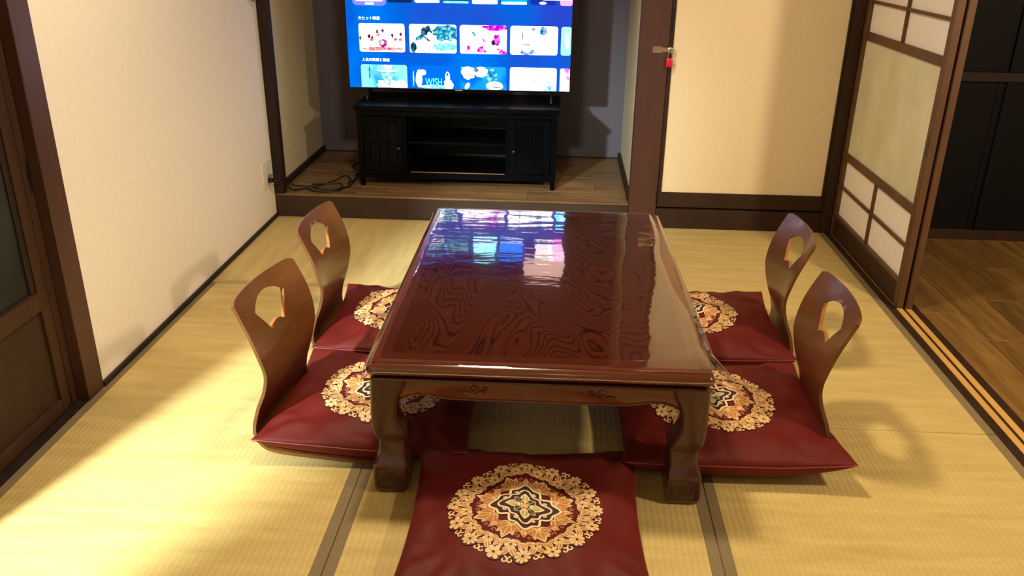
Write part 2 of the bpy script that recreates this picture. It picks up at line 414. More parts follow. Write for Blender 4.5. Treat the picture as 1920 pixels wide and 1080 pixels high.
# posts
S(box('trim_2', 0, .05, -.014, .036, AZ + .001, 2.4, M['trim_dark'], None), 'dark post at the left corner of the alcove')
S(box('trim_3', 1.757, 1.890, -.022, .03, 0, 2.4, M['trim_red'], None, .003), 'broad reddish brown post between alcove and closet')
S(box('trim_4', 2.690, 2.738, -.02, .03, .0, 2.4, M['trim'], None, .002), 'dark brown corner post beside the sliding screen')
S(box('trim_5', -.03, .006, -1.846, -1.757, 0, 2.4, M['trim_red'], None, .002), 'reddish brown post on the left wall')
S(box('trim_6', 1.890, 2.690, -.016, .03, 0, .098, M['trim'], None, .002), 'dark sill board under the closet door')
# closet door
d3 = S(thing('door_3', '', None, (1.893, 0, .108)), 'cream closet sliding door with thin brown frame')
box('door_frame', 1.893, 2.690, -.006, .022, .106, .180, M['trim'], d3)
box('door_frame', 1.891, 1.912, -.006, .022, .180, 1.80, M['trim'], d3)
box('door_frame', 2.678, 2.690, -.006, .022, .180, 1.80, M['trim'], d3)
box('door_frame', 1.893, 2.690, -.006, .022, 1.80, 1.85, M['trim'], d3)
box('door_panel', 1.912, 2.678, .002, .016, .180, 1.80, M['wall_closet'], d3, 0)
box('finger_pull', 1.889, 1.904, -.010, -.002, .93, 1.03, M['black'], d3)
S(box('wall_back_header', 1.89, 2.715, -.01, .03, 1.85, 2.4, M['wall_closet'], None, 0), 'wall above the closet door')
S(box('wall_front_partition', -.1, .93, -3.70, -3.642, 0, 2.4, M['wall'], None, 0), 'partition beside the doorway where the camera stands')
S(box('wall_alcove_header', 0, 1.757, .0, .03, 1.95, 2.4, M['wall'], None, 0), 'wall above the alcove')
# sill with tracks on the right
sl = S(thing('trim_7', '', None, (W, -3.64, 0)), 'dark threshold with two yellow sliding strips')
box('sill', W, 2.83, -3.64, 0, -.05, .002, M['trim'], sl, .001)
for x0 in (2.743, 2.776): box('sliding_strip', x0, x0 + .022, -3.64, -.02, .001, .0045, M['track'], sl, .0008)
# shoji leaves
def shoji(no, x0, x1, y0, y1, label):
    d = S(thing('door_%d' % no, '', None, (x0, y0, .005)), label)
    w = M['shoji_wood']; z0 = .006; z1 = 1.82; s = .036
    box('stile', x0, x1, y0, y0 + s, z0, z1, w, d, .002)
    box('stile', x0, x1, y1 - s, y1, z0, z1, w, d, .002)
    a, b = y0 + s, y1 - s; xm = (x0 + x1) / 2
    box('kick_board', x0 + .003, x1 - .003, a, b, z0, .098, M['trim'], d, .001)
    for (za, zb) in ((.098, .112), (.376, .41), (.918, .952), (1.60, 1.64), (1.79, 1.82)):
        box('rail', x0 + .001, x1 - .001, a, b, za, zb, w, d, .002)
    ym = (a + b) / 2
    box('frosted_pane', xm - .002, xm + .002, a, b, .41, .918, M['frost'], d, 0)
    for (za, zb, hs) in ((.112, .376, (.246,)), (.952, 1.60, (1.078, 1.21, 1.34, 1.47))):
        box('muntin', x0 + .004, xm + .003, ym - .006, ym + .006, za, zb, w, d, .001)
        for h in hs:
            for (p, q) in ((a, ym - .006), (ym + .006, b)):
                box('muntin', x0 + .005, xm + .003, p, q, h - .006, h + .006, w, d, .001)
        zs = [za] + list(hs) + [zb]
        for i in range(len(zs) - 1):
            for (p, q) in ((a, ym), (ym, b)):
                box('paper_pane', xm + .003, xm + .0045, p, q, zs[i], zs[i + 1], M['paper'], d, 0)
    return d
d1 = shoji(1, 2.738, 2.766, -.925, -.022, 'nearer paper and frosted glass sliding screen')
box('finger_pull', 2.7370, 2.7395, -.918, -.900, .60, .68, M['black'], d1, .001)
shoji(4, 2.774, 2.800, -.93, -.022, 'farther sliding screen stacked behind the first')
# dark closet doors at the end of the hall
hd = S(thing('door_5', '', None, (2.83, -.05, 0)), 'black closet doors at the end of the dark hall')
box('bottom_rail', 2.83, 4.6, -.05, 0, 0, .048, M['trim'], hd)
box('middle_rail', 2.83, 4.6, -.05, 0, .745, .785, M['trim_dark'], hd)
for i in range(4):
    x0 = 2.83 + i * .59 + (0 if i == 0 else -.02); x0 = (2.83, 3.40, 3.99)[i] if i < 3 else None
    if x0 is None: break
    x1 = (3.40, 3.99, 4.6)[i]; yb = -.03 if i % 2 == 0 else -.042
    box('lower_door', x0, x1, yb, yb + .018, .048, .745, M['black_wood'], hd, .002)
    for (a, b) in ((x0, x0 + .03), (x1 - .03, x1)): box('door_stile', a, b, yb - .004, yb, .048, .745, M['black_wood'], hd, .001)
    box('upper_door', x0, x1, yb, yb + .018, .785, 1.85, M['black_wood'], hd, .002)
# left sliding door
d2 = S(thing('door_2', '', None, (-.03, -1.84, 0)), 'brown sliding door with dark glass on the left')
DW = M['door_wood']; X0, X1 = -.058, -.030
S(box('trim_8', -.075, -.002, -3.64, -1.846, -.03, .003, M['trim_dark'], None), 'dark threshold under the left door')
box('stile', X0, X1, -1.876, -1.836, .006, 1.82, DW, d2, .002)
box('stile', X0, X1, -1.922, -1.879, .006, 1.82, DW, d2, .002)
box('stile', X0, X1, -2.83, -2.77, .006, 1.82, DW, d2, .002)
box('glazing_bead', X0 + .004, X1 - .006, -1.944, -1.922, .39, .925, M['trim_dark'], d2, .001)
for (za, zb, m) in ((.006, .050, DW), (.336, .392, DW), (.925, .960, M['shoji_wood']), (1.78, 1.82, DW)):
    box('rail', X0 + .001, X1 + .001, -2.77, -1.922, za, zb, m, d2, .003)
box('lower_panel', X0 + .008, X1 - .010, -2.77, -1.922, .050, .336, M['trim'], d2, 0)
box('glass_pane', X0 + .010, X1 - .012, -2.77, -1.944, .392, .925, M['dglass'], d2, 0)
box('upper_panel', X0 + .008, X1 - .008, -2.77, -1.922, .960, 1.78, M['shoji_wood'], d2, 0)
box('finger_pull', X1 - .001, X1 + .0015, -1.862, -1.848, .675, .745, M['black'], d2, .001)
box('latch_plate', X1 - .001, X1 + .001, -1.864, -1.846, .66, .76, M['trim_dark'], d2, .0005)

# ============================================================ OBJECTS
# ceiling lamp above the table (out of frame)
cl = thing('ceiling_lamp', 'round white ceiling lamp above the low table', 'lamp', (1.12, -1.83, 2.4))
v, f = lathe([(.0, 2.4), (.20, 2.4), (.21, 2.36), (.2, 2.28), (.17, 2.262), (.14, 2.26)], 32, 'z', (1.12, -1.83, 0)); mk('lamp_body', v, f, M['white'], cl, smooth=True)

# ---------------- low table
tb = thing('low_table', 'low lacquered red-brown table with curved legs and carved apron', 'table', (1.3765, -1.64, 0), math.radians(.5), local=True)
HX, HY = .405, .612
def ring(o, z): return (-HX + o, HX - o, -HY + o, HY - o, z)
rings = [ring(.03, .356), ring(.006, .3565), ring(-.003, .360), ring(-.0075, .366), ring(-.009, .372), ring(-.008, .378), ring(-.003, .385), ring(.005, .3895), ring(.016, .3916), ring(.03, .392)]
v, f = loft_rects(rings, .012); top_ = mk('tabletop', v, f, M['table_rim'], tb, smooth='auto')
box('grained_panel', -.362, .362, -.555, .555, .390, .3923, M['table_top'], top_, .0004)
for a_, b_, c_, d_ in ((-.40, -.363, -.607, .607), (.363, .40, -.607, .607), (-.363, .363, -.607, -.556), (-.363, .363, .556, .607)):
    box('frame_board', a_ + .0004, b_ - .0004, c_, d_, .390, .3922, M['table_rim'], top_, .0004)
rings = [ring(.020, .340), ring(.005, .341), ring(.001, .344), ring(.002, .349), ring(.012, .352), ring(.018, .354), ring(.018, .357)]
v, f = loft_rects(rings, .010); mk('moulding', v, f, M['table_leg'], tb, smooth='auto')
lv = [(.341, .004, .090), (.31, .001, .086), (.29, .001, .076), (.27, .001, .069), (.245, .0, .066), (.22, .0, .066), (.198, .001, .072), (.182, .003, .080), (.168, .006, .085), (.158, .011, .087), (.15, .014, .086), (.12, .012, .084), (.096, .006, .084), (.090, .002, .084), (.086, .0, .086), (.075, -.001, .087), (.02, -.001, .086), (.006, .003, .082), (0, .008, .076)]
for sx in (-1, 1):
    for sy in (-1, 1):
        rg = []
        cx, cy = .4145, .589
        for z, o, i in lv:
            a, b = cx - i, cx - o; c, d = cy - i, cy - o
            rg.append((min(sx * a, sx * b), max(sx * a, sx * b), min(sy * c, sy * d), max(sy * c, sy * d), z))
        v, f = loft_rects(spl := rg, .008, 3)
        lg = mk('leg', v, f, M['table_leg'], tb, smooth='auto')
        # carved foot scroll on the front and back faces
        P = []
        for t in range(26):
            a = t / 25 * 3.6 * PI; r = .014 * (1 - t / 32)
            P.append((sx * .368 + r * math.cos(a) * 1.2 + .004, sy * (cy + .0012), .048 + r * math.sin(a)))
        P2 = spline([(sx * .368 - .030, sy * (cy + .0012), .034), (sx * .368 - .018, sy * (cy + .0012), .046), (sx * .368 - .006, sy * (cy + .0012), .036), (sx * .368 + .012, sy * (cy + .0012), .030), (sx * .368 + .026, sy * (cy + .0012), .044)], 6)
        fr = [(sx * .371 - .033, sy * (cy + .001), .018), (sx * .371 + .033, sy * (cy + .001), .018), (sx * .371 + .033, sy * (cy + .001), .076), (sx * .371 - .033, sy * (cy + .001), .076)]
        v1, f1 = tube(P, .0013, 5); v2, f2 = tube(P2, .0014, 5); v3, f3 = tube(fr, .0012, 4, True)
        v, f, I = join([(v1, f1, 0), (v2, f2, 0), (v3, f3, 0)])
        mk('foot_carving', v, f, M['carve'], lg, smooth=True)
def apron_poly(h):
    pts = [(-h, .341)]
    bot = [(-h, .270), (-h + .018, .279), (-h + .045, .287), (-h + .075, .286), (-h + .10, .281), (-h + .13, .277), (-h + .17, .2765)]
    n = 10
    pts2 = [(a, b) for a, b in bot]
    mid = [(-h + .17 + (2 * h - .34) * i / n, .2765 - .0 * i) for i in range(1, n)]
    pts = bot + mid + [(-a, b) for a, b in reversed(bot)] + [(h, .341), (-h, .341)]
    return pts
def scroll(cx, cz, s, flip=1):
    out = []
    for (dx, r0, tw, n0) in ((0, .013, 1, 0), (.028, .009, -1, 1)):
        P = []
        for t in range(30):
            a = -PI / 2 + tw * t / 29 * 2.6 * PI; r = r0 * (1 - t / 42)
            P.append((cx + flip * (dx + r * math.cos(a)), cz + r * math.sin(a)))
        out.append(P)
    out.append([(cx + flip * (-.034 + .026 * t / 8), cz - .012 + .006 * math.sin(t / 8 * PI)) for t in range(9)])
    out.append([(cx + flip * (.002 + .026 * t / 8), cz - .013 + .012 * t / 8) for t in range(9)])
    return out
for sy in (-1, 1):
    h = .345
    v, f = extrude_poly(apron_poly(h), .018, 'y', -.009)
    yc = sy * .566
    v = [(a, b + yc, c) for a, b, c in v]
    ap = mk('apron', v, f, M['table'], tb, bevel=.002)
    pts = [(a, b + .002) for a, b in apron_poly(h)[:-2]]
    v, f = tube([(a, yc + sy * .009, b) for a, b in pts], .0028, 6); mk('apron_lip', v, f, M['table'], ap, smooth=True)
    for cx, fl_ in ((-.158, 1), (.155, -1)):
        PP = []
        for P in scroll(cx, .309, 1, fl_):
            vv, ff = tube([(a, yc + sy * .0095, b) for a, b in P], .0014, 5); PP.append((vv, ff, 0))
        v, f, I = join(PP); mk('apron_carving', v, f, M['carve'], ap, smooth=True)
for sx in (-1, 1):
    h = .52
    v, f = extrude_poly(apron_poly(h), .018, 'x', -.009)
    v = [(a + sx * .391, b, c) for a, b, c in v]
    mk('apron', v, f, M['table'], tb, bevel=.002)
# vinyl cover (rests on the table)
vc = thing('vinyl_table_cover', 'clear glossy vinyl sheet spread over the low table top', 'table cover', (1.3765, -1.64, .392), math.radians(.5), local=True)
NX, NY = 110, 170
V = []
for j in range(NY + 1):
    for i in range(NX + 1):
        u = -1 + 2 * i / NX; t = j / NY                       # t 0 front .. 1 back
        hw = .418 + .010 * math.sin(3.1 * t + 1) * (1 if u > 0 else .3) + (.012 * max(0, 1 - t * 7) if u > 0 else .0)
        x = u * hw; y = -.628 + t * 1.246
        z = .0012
        # edges roll over the rounded rim
        e = max(0, abs(x) - ((.378 - .028 * t) if x > 0 else .375))
        z -= e * e * (2.6 if x > 0 else 6.5) + max(0, abs(x) - .404) * .5
        if x > 0: z += .002 * math.sin(t * 9) * min(1, e / .02)
        ef = max(0, -y - .594); z -= ef * ef * 16
        eb = max(0, y - .598); z -= eb * eb * 10
        if u > .0 and t < .12:                                  # front right corner sticks out
            k_ = (1 - t / .12) * max(0, (u - .85) / .15); x += .022 * k_; z += .014 * k_; y -= .006 * k_
        z += .0005 * noise.noise((x * 9, y * 5, 2)) + .0007 * noise.noise((x * 7, y * 34, 9)) * max(0, (t - .62) / .38) + .0016 * noise.noise((x * 22, y * 7, 5)) * max(0, min(1, (-.28 - x) * 9)) * t
        V.append((x, y, z))
F = [(j * (NX + 1) + i, j * (NX + 1) + i + 1, (j + 1) * (NX + 1) + i + 1, (j + 1) * (NX + 1) + i) for j in range(NY) for i in range(NX)]
me = bpy.data.meshes.new('sheet'); me.from_pydata(V, [], F); me.materials.append(M['vinyl'])
me.polygons.foreach_set('use_smooth', [True] * len(me.polygons))
o = bpy.data.objects.new('sheet', me); COL.objects.link(o); o.parent = vc
# thickened rim of the sheet
rim = [V[i] for i in range(NX + 1)] + [V[j * (NX + 1) + NX] for j in range(1, NY + 1)] + [V[NY * (NX + 1) + i] for i in range(NX - 1, -1, -1)] + [V[j * (NX + 1)] for j in range(NY - 1, 0, -1)]
v, f = tube(rim, .0009, 5, True); mk('hem', v, f, plain('vinyl_hem', (150, 120, 100), .2), vc, smooth=True)

# ---------------- legless bentwood chairs
def chair_mesh():
    prof = [(.385, .011), (.30, .008), (.16, .008), (.075, .009), (.030, .018), (.006, .045), (.0, .08), (.010, .13), (.024, .18), (.032, .23), (.030, .28), (.016, .34), (-.006, .395), (-.030, .445)]
    wid = [.158, .170, .172, .172, .174, .176, .174, .164, .154, .158, .176, .184, .184, .181]
    P = spline([(a, 0, b) for a, b in prof], 6); Wd = [q.x for q in spline([(w, 0, 0) for w in wid], 6)]
    n = len(P); NW = 20; th = .0095
    rows_top, rows_bot = [], []
    for i, p in enumerate(P):
        a = P[max(i - 1, 0)]; b = P[min(i + 1, n - 1)]; t = (b - a).normalized()
        nr = Vector((-t.z, 0, t.x)); nr = -nr if nr.z < 0 and i < 15 else nr
        # normal on the sitter's side
        nr = Vector((t.z, 0, -t.x))
        frac = i / (n - 1)
        rt, rb = [], []
        for k in range(NW + 1):
            u = -1 + 2 * k / NW
            w = Wd[i]
            q = Vector((p.x, u * w, p.z))
            top = max(0, (frac - .86) / .14)
            q += t * (top ** 1.5 * (.009 * (1 - u * u) - .010 * (max(0, abs(u) - .8) / .2) ** 2.5))
            fr = max(0, (.10 - frac) / .10); q -= t * (fr * (-.02) * max(0, abs(u) - .8) / .2)
            q += nr * (.024 * u * u - .012) * max(0, min(1, (frac - .55) / .2))
            rt.append(q + nr * th / 2); rb.append(q - nr * th / 2)
        rows_top.append(rt); rows_bot.append(rb)
    V = [q for r in rows_top for q in r] + [q for r in rows_bot for q in r]
    N = (NW + 1); off = n * N; F = []
    for i in range(n - 1):
        for k in range(NW):
            a = i * N + k
            F.append((a, a + 1, a + N + 1, a + N)); F.append((off + a, off + a + N, off + a + N + 1, off + a + 1))
    for i in range(n - 1):
        a = i * N; F.append((a, a + N, off + a + N, off + a)); a = i * N + NW; F.append((a, off + a, off + a + N, a + N))
    for k in range(NW):
        F.append((k, off + k, off + k + 1, k + 1)); a = (n - 1) * N + k; F.append((a, a + 1, off + a + 1, off + a))
    return V, F
zc = thing('floor_chair', 'front left legless bentwood chair, turned a little, with fan-shaped hole', 'floor chair', (.627, -1.905, 0), math.radians(-7), 'legless bentwood chairs', local=True)
v, f = chair_mesh(); shell = mk('bent_shell', v, f, [M['ply'], M['ply_edge']], zc, smooth=True)
# fan-shaped grip hole, cut with a prism that is then removed
fan = []
for k in range(13): a = math.radians(-37 + 74 * k / 12); fan.append((.148 * math.sin(a), .268 + .148 * math.cos(a)))
for k in range(13): a = math.radians(37 - 74 * k / 12); fan.append((.064 * math.sin(a), .268 + .064 * math.cos(a)))
v, f = extrude_poly(fan, .3, 'x', -.15)
cut = mk('cutter', v, f, M['ply_edge'], None)
cut.data.materials.clear(); cut.data.materials.append(M['ply']); cut.data.materials.append(M['ply_edge'])
cut.data.polygons.foreach_set('material_index', [1] * len(cut.data.polygons))
bo = shell.modifiers.new('b', 'BOOLEAN'); bo.operation = 'DIFFERENCE'; bo.solver = 'EXACT'; bo.object = cut
shell.parent = None
dg = bpy.context.evaluated_depsgraph_get(); dg.update()
nm = bpy.data.meshes.new_from_object(shell.evaluated_get(dg)); shell.modifiers.clear(); shell.data = nm; shell.parent = zc
bpy.data.objects.remove(cut)
bm = bmesh.new(); bm.from_mesh(nm)
es = [e for e in bm.edges if len(e.link_faces) == 2 and e.calc_face_angle(0) > .9]
bmesh.ops.bevel(bm, geom=es, offset=.0016, segments=2, affect='EDGES', clamp_overlap=True)
for fc in bm.faces: fc.smooth = True
bm.to_mesh(nm); bm.free()
try: nm.set_sharp_from_angle(angle=math.radians(50))
except Exception: pass
def copy_tree(o, parent=None):
    c = o.copy(); COL.objects.link(c); c.parent = parent
    for ch in list(o.children): copy_tree(ch, c)
    return c
for lab, loc, rz in (('back left legless bentwood chair, nearest the alcove step on the left', (.612, -1.335, 0), -2),
                     ('front right legless bentwood chair, nearer the camera beside the threshold', (2.166, -1.868, 0), 180 - 2),
                     ('back right legless bentwood chair, nearest the closet and screen', (2.200, -1.318, 0), 180 - 2)):
    c = copy_tree(zc); c.location = loc; c.rotation_euler = (0, 0, math.radians(rz)); c['label'] = lab

# ---------------- cushions with embroidered medallions
def pillow(a, b, H, zb, seed, lift, bow=.055, flat=.0):
    N = 72
    def surf(u, v, s):
        bx = 1 - bow * (1 - v * v) * abs(u) ** 2; by = 1 - bow * (1 - u * u) * abs(v) ** 2
        e = max(0, (1 - abs(u) ** 2.3)) * max(0, (1 - abs(v) ** 2.3))
        h = H * e ** .42
        x, y = a * u * bx, b * v * by
        zm = lift + .018 * (u * u * v * v) + .006 * noise.noise((u * 1.3, v * 1.3, seed))
        if s > 0:
            d = min(1 - abs(u), 1 - abs(v)); cr = abs(u * v)
            wr = .009 * noise.noise((u * 3 + seed, v * 3, seed)) * min(1, e * 2.2)
            ang = math.atan2(v * (1 if True else 1), u)
            wr += .004 * math.sin(ang * 22 + 3 * noise.noise((u * 2, v * 2, seed + 5))) * max(0, cr - .28) * min(1, e * 6) * 2
            wr += .0045 * noise.noise((u * 9 + seed, v * 2.2, 3)) * max(0, abs(v) - .55) * min(1, e * 5) * 2
            z = zm + h * .66 + wr * 2.3
        else:
            z = zm - h * 1.0; z = max(z, 0)
        return Vector((x, y, z + zb))
    return N, surf
def cushion(label, loc, rz, a, b, H, zb, seed, lift, medal_rot=0, mc=(0, 0), R=.187, group='maroon cushions with gold medallions'):
    t = thing('floor_cushion', label, 'cushion', loc, math.radians(rz), group, local=True)
    N, surf = pillow(a, b, H, zb, seed, lift)
    V = []
    for s in (1, -1):
        for j in range(N + 1):
            for i in range(N + 1):
                # denser near the borders
                u = math.sin((-1 + 2 * i / N) * PI / 2); v = math.sin((-1 + 2 * j / N) * PI / 2)
                V.append(surf(u, v, s))
    n = N + 1; off = n * n; F = []
    for j in range(N):
        for i in range(N):
            q = j * n + i; F.append((q, q + 1, q + n + 1, q + n)); F.append((off + q, off + q + n, off + q + n + 1, off + q + 1))
    body = mk('cover', V, F, M['cushion'], t, smooth=True)
    bm = bmesh.new(); bm.from_mesh(body.data); bmesh.ops.remove_doubles(bm, verts=bm.verts, dist=.0002)
    bmesh.ops.recalc_face_normals(bm, faces=bm.faces); bm.to_mesh(body.data); bm.free()
    # seam
    per = [(-1 + 2 * k / 40, -1) for k in range(40)] + [(1, -1 + 2 * k / 40) for k in range(40)] + [(1 - 2 * k / 40, 1) for k in range(40)] + [(-1, 1 - 2 * k / 40) for k in range(40)]
    v, f = tube([surf(u, w, 1) for u, w in per], .0016, 6, True); mk('seam', v, f, M['seam'], t, smooth=True)
    # medallion: shapes laid on the cloth
    ca, sa = math.cos(medal_rot), math.sin(medal_rot)
    def gridz(u, v):
        iu = (math.asin(max(-1, min(1, u))) / (PI / 2) + 1) / 2 * N; jv = (math.asin(max(-1, min(1, v))) / (PI / 2) + 1) / 2 * N
        i, j = min(int(iu), N - 1), min(int(jv), N - 1); fu, fv = iu - i, jv - j
        A, B, Cc, D = (V[j * n + i], V[j * n + i + 1], V[(j + 1) * n + i], V[(j + 1) * n + i + 1])
        return A * (1 - fu) * (1 - fv) + B * fu * (1 - fv) + Cc * (1 - fu) * fv + D * fu * fv
    VV, FF, MI = [], [], []
    cnt = [0]
    def put(x, y, lay):
        lay = lay * .6 + cnt[0] * .012
        X = (x * ca - y * sa) * R + mc[0]; Y = (x * sa + y * ca) * R + mc[1]
        p = gridz(X / a, Y / b); return (p.x, p.y, p.z + .0008 + lay * .0005)
    def poly(c, pts, m, lay):
        k0 = len(VV); VV.append(put(c[0], c[1], lay)); VV.extend(put(x, y, lay) for x, y in pts)
        for i in range(len(pts)): FF.append((k0, k0 + 1 + i, k0 + 1 + (i + 1) % len(pts))); MI.append(m)
    def strip(pts, w, m, lay, closed=False):
        k0 = len(VV); k = len(pts)
        for i, (x, y) in enumerate(pts):
            x0, y0 = pts[(i - 1) % k if closed else max(i - 1, 0)]; x1, y1 = pts[(i + 1) % k if closed else min(i + 1, k - 1)]
            dx, dy = x1 - x0, y1 - y0; L = math.hypot(dx, dy) or 1; nx, ny = -dy / L * w / 2, dx / L * w / 2
            VV.append(put(x + nx, y + ny, lay)); VV.append(put(x - nx, y - ny, lay))
        for i in range(k if closed else k - 1):
            j = (i + 1) % k; FF.append((k0 + 2 * i, k0 + 2 * i + 1, k0 + 2 * j + 1, k0 + 2 * j)); MI.append(m)
    GO, OR, RO, CR, SG, IN = range(6)
    def leaf(x, y, ang, L, w, mo=GO, mi_=OR, lay=0):
        w *= 1.1; cnt[0] += 1
        def outline(sc):
            pts = []
            for s in (1, -1):
                for q in range(8):
                    tt = q / 8 if s == 1 else 1 - q / 8
                    hw = w * sc * math.sin(PI * tt ** .8) ** 1.0 * s; al = L / 2 + (tt - .5) * L * sc
                    pts.append((x + al * math.cos(ang) - hw * math.sin(ang), y + al * math.sin(ang) + hw * math.cos(ang)))
            return pts
        c = (x + L / 2 * math.cos(ang), y + L / 2 * math.sin(ang))
        poly(c, outline(1.22), 6, lay); poly(c, outline(1), mo, lay + 1); poly(c, outline(.70), mi_, lay + 2)
        strip([(x + L * s * math.cos(ang), y + L * s * math.sin(ang)) for s in (.12, .5, .84)], .012, mo, lay + 3)
    def flower(x, y, r, np_, m=GO, rot=0, heart=IN):
        cnt[0] += 1
        poly((x, y), [(x + r * 1.12 * math.cos(q * PI / 8), y + r * 1.12 * math.sin(q * PI / 8)) for q in range(16)], 6, 0)
        pts = []
        for q in range(np_ * 6):
            th = q / (np_ * 6) * 2 * PI; rr = r * (.62 + .38 * abs(math.sin(np_ * th / 2)) ** .6)
            pts.append((x + rr * math.cos(th + rot), y + rr * math.sin(th + rot)))
        poly((x, y), pts, m, 1)
        poly((x, y), [(x + r * .2 * math.cos(q * PI / 3), y + r * .2 * math.sin(q * PI / 3)) for q in range(6)], heart, 2)
        for q in range(np_):
            th = (q) * 2 * PI / np_ + rot
            strip([(x + r * .25 * math.cos(th), y + r * .25 * math.sin(th)), (x + r * .6 * math.cos(th), y + r * .6 * math.sin(th))], .008, OR, 2)
    def curl(x, y, r, rot, m=GO, w=.016, tw=1):
        strip([(x + r * (1 - q / 20) * math.cos(rot + tw * q * .36), y + r * (1 - q / 20) * math.sin(rot + tw * q * .36)) for q in range(17)], w, m, 0)
    def pol(r, d): return r * math.cos(math.radians(d)), r * math.sin(math.radians(d))
    # centre lattice
    def closed(rf, w, m, lay): strip([(rf(th) * math.cos(th), rf(th) * math.sin(th)) for th in [q * PI / 60 for q in range(120)]], w, m, lay, True)
    def disc(rf, m, lay):
        k0 = len(VV)
        for g in range(9):
            for q in range(60):
                th = q * PI / 30; VV.append(put(rf(th) * math.cos(th) * (g + .01) / 8, rf(th) * math.sin(th) * (g + .01) / 8, lay))
        for g in range(8):
            for q in range(60):
                FF.append((k0 + g * 60 + q, k0 + g * 60 + (q + 1) % 60, k0 + g * 60 + 60 + (q + 1) % 60, k0 + g * 60 + 60 + q)); MI.append(m)
    # middle garland
    for q in range(8):
        d = 45 * q; x, y = pol(.43, d)
        leaf(x, y, math.radians(d + 48), .17, .045, RO, OR); leaf(x, y, math.radians(d - 48), .17, .045, RO, OR); leaf(x, y, math.radians(d), .19, .045, RO, GO)
        for e in (-1, 1):
            x, y = pol(.60, d + e * 7); curl(x, y, .036, math.radians(d + 90 * e), RO, .016, e)
    for q in range(8):
        d = 22.5 + 45 * q; x, y = pol(.40, d)
        leaf(x, y, math.radians(d + 62), .20, .055); leaf(x, y, math.radians(d - 62), .20, .055)
        x, y = pol(.42, d); leaf(x, y, math.radians(d + 30), .22, .05); leaf(x, y, math.radians(d - 30), .22, .05)
        leaf(x, y, math.radians(d), .27, .065)
    # outer garland
    for q in range(16):
        d = 22.5 * q + 11.25
        x, y = pol(.775, d); leaf(x, y, math.radians(d + 40), .18, .04); leaf(x, y, math.radians(d - 40), .18, .04)
        x, y = pol(.70, d); leaf(x, y, math.radians(d + 85), .14, .035); leaf(x, y, math.radians(d - 85), .14, .035)
        x, y = pol(.745, d); flower(x, y, .078, 6, GO, q)
        for e in (-1, 1):
            x, y = pol(.945, d + e * 2.4); curl(x, y, .045, math.radians(d + 180), GO, .02, e)
    for q in range(16):
        d = 22.5 * q
        x, y = pol(.70, d); leaf(x, y, math.radians(d + 20), .13, .035, GO, OR); leaf(x, y, math.radians(d - 20), .13, .035, GO, OR)
        x, y = pol(.90, d); flower(x, y, .100, 6 if q % 2 else 9, GO, q * .7)
    disc(lambda th: .36 + .055 * math.cos(4 * th) + .02 * math.cos(12 * th), IN, 0)
    closed(lambda th: .365 + .06 * math.cos(4 * th) + .026 * math.cos(12 * th), .030, CR, 1)
    for q in range(8):
        x, y = pol(.30, q * 45 + 22.5); leaf(x, y, math.radians(q * 45 + 22.5 + 180), .07, .03, CR, SG, 1)
    closed(lambda th: .262 + .045 * math.cos(4 * th) + .028 * math.cos(8 * th), .024, CR, 1)
    for q in range(8):
        d = q * 45; x, y = pol(.05, d); leaf(x, y, math.radians(d), .20 if q % 2 == 0 else .14, .055, CR if q % 2 == 0 else SG, SG if q % 2 == 0 else IN, 1)
    flower(0, 0, .06, 6, GO, 0, GO)
    me = bpy.data.meshes.new('medallion'); me.from_pydata(VV, [], FF)
    for k_ in ('gold', 'orange', 'rose', 'cream', 'sage', 'ink', 'maroon'): me.materials.append(M[k_])
    me.polygons.foreach_set('material_index', MI)
    o = bpy.data.objects.new('medallion', me); COL.objects.link(o); o.parent = t
    o['label'] = 'gold embroidered floral medallion'
    return t
cushion('maroon cushion lying on the mat in front of the table', (1.360, -2.385, 0), 1, .285, .297, .084, 0, 1.3, .044, 0, (.0, -.008))
cushion('maroon cushion on the front left chair, turned toward the table', (.915, -1.868, 0), -2, .292, .270, .076, .014, 4.1, .044, .3, (.01, 0))
cushion('maroon cushion on the back left chair', (.905, -1.305, 0), 1, .285, .270, .076, .014, 7.7, .044, .5, (-.02, 0))
cushion('maroon cushion on the front right chair with upturned corner', (1.890, -1.880, 0), 3, .300, .280, .086, .014, 9.2, .056, .1, (-.03, 0))
cushion('maroon cushion on the back right chair near the closet', (1.905, -1.280, 0), 0, .292, .278, .082, .014, 12.4, .054, .2, (-.04, 0))

# ---------------- television
tv = thing('television', 'large flat television showing rows of film pictures in the alcove', 'television', (.888, .39, .53))
box('housing', .318, 1.458, .350, .385, .583, 1.236, M['tv_back'], tv, .004)
box('back_bulge', .55, 1.22, .385, .425, .60, .95, M['tv_back'], tv, .01)
for s, x in ((1, .42), (-1, 1.36)):
    v, f = tube([(x, .36, .588), (x + .0, .31, .541), (x, .29, .538)], .006, 8); v2, f2 = tube([(x, .37, .588), (x, .43, .541), (x, .45, .538)], .006, 8)
    v, f, I = join([(v, f, 0), (v2, f2, 0)]); mk('foot', v, f, M['tv_back'], tv, smooth=True)
YS = .3495
E0 = 2.6
scr_m = emit('screen_blue', (0, 80, 180), E0 * .42, [(.3, (0, 118, 232)), (.5, (0, 92, 204)), (.72, (34, 66, 188))], 2.2, seed=2)
def quad(x0, x1, z0, z1, y):
    return [(x0, y, z0), (x1, y, z0), (x1, y, z1), (x0, y, z1)], [(0, 1, 2, 3)]
v, f = quad(.325, 1.451, .591, 1.228, YS); scr = mk('screen', v, f, scr_m, tv)
scr['label'] = 'lit blue screen'
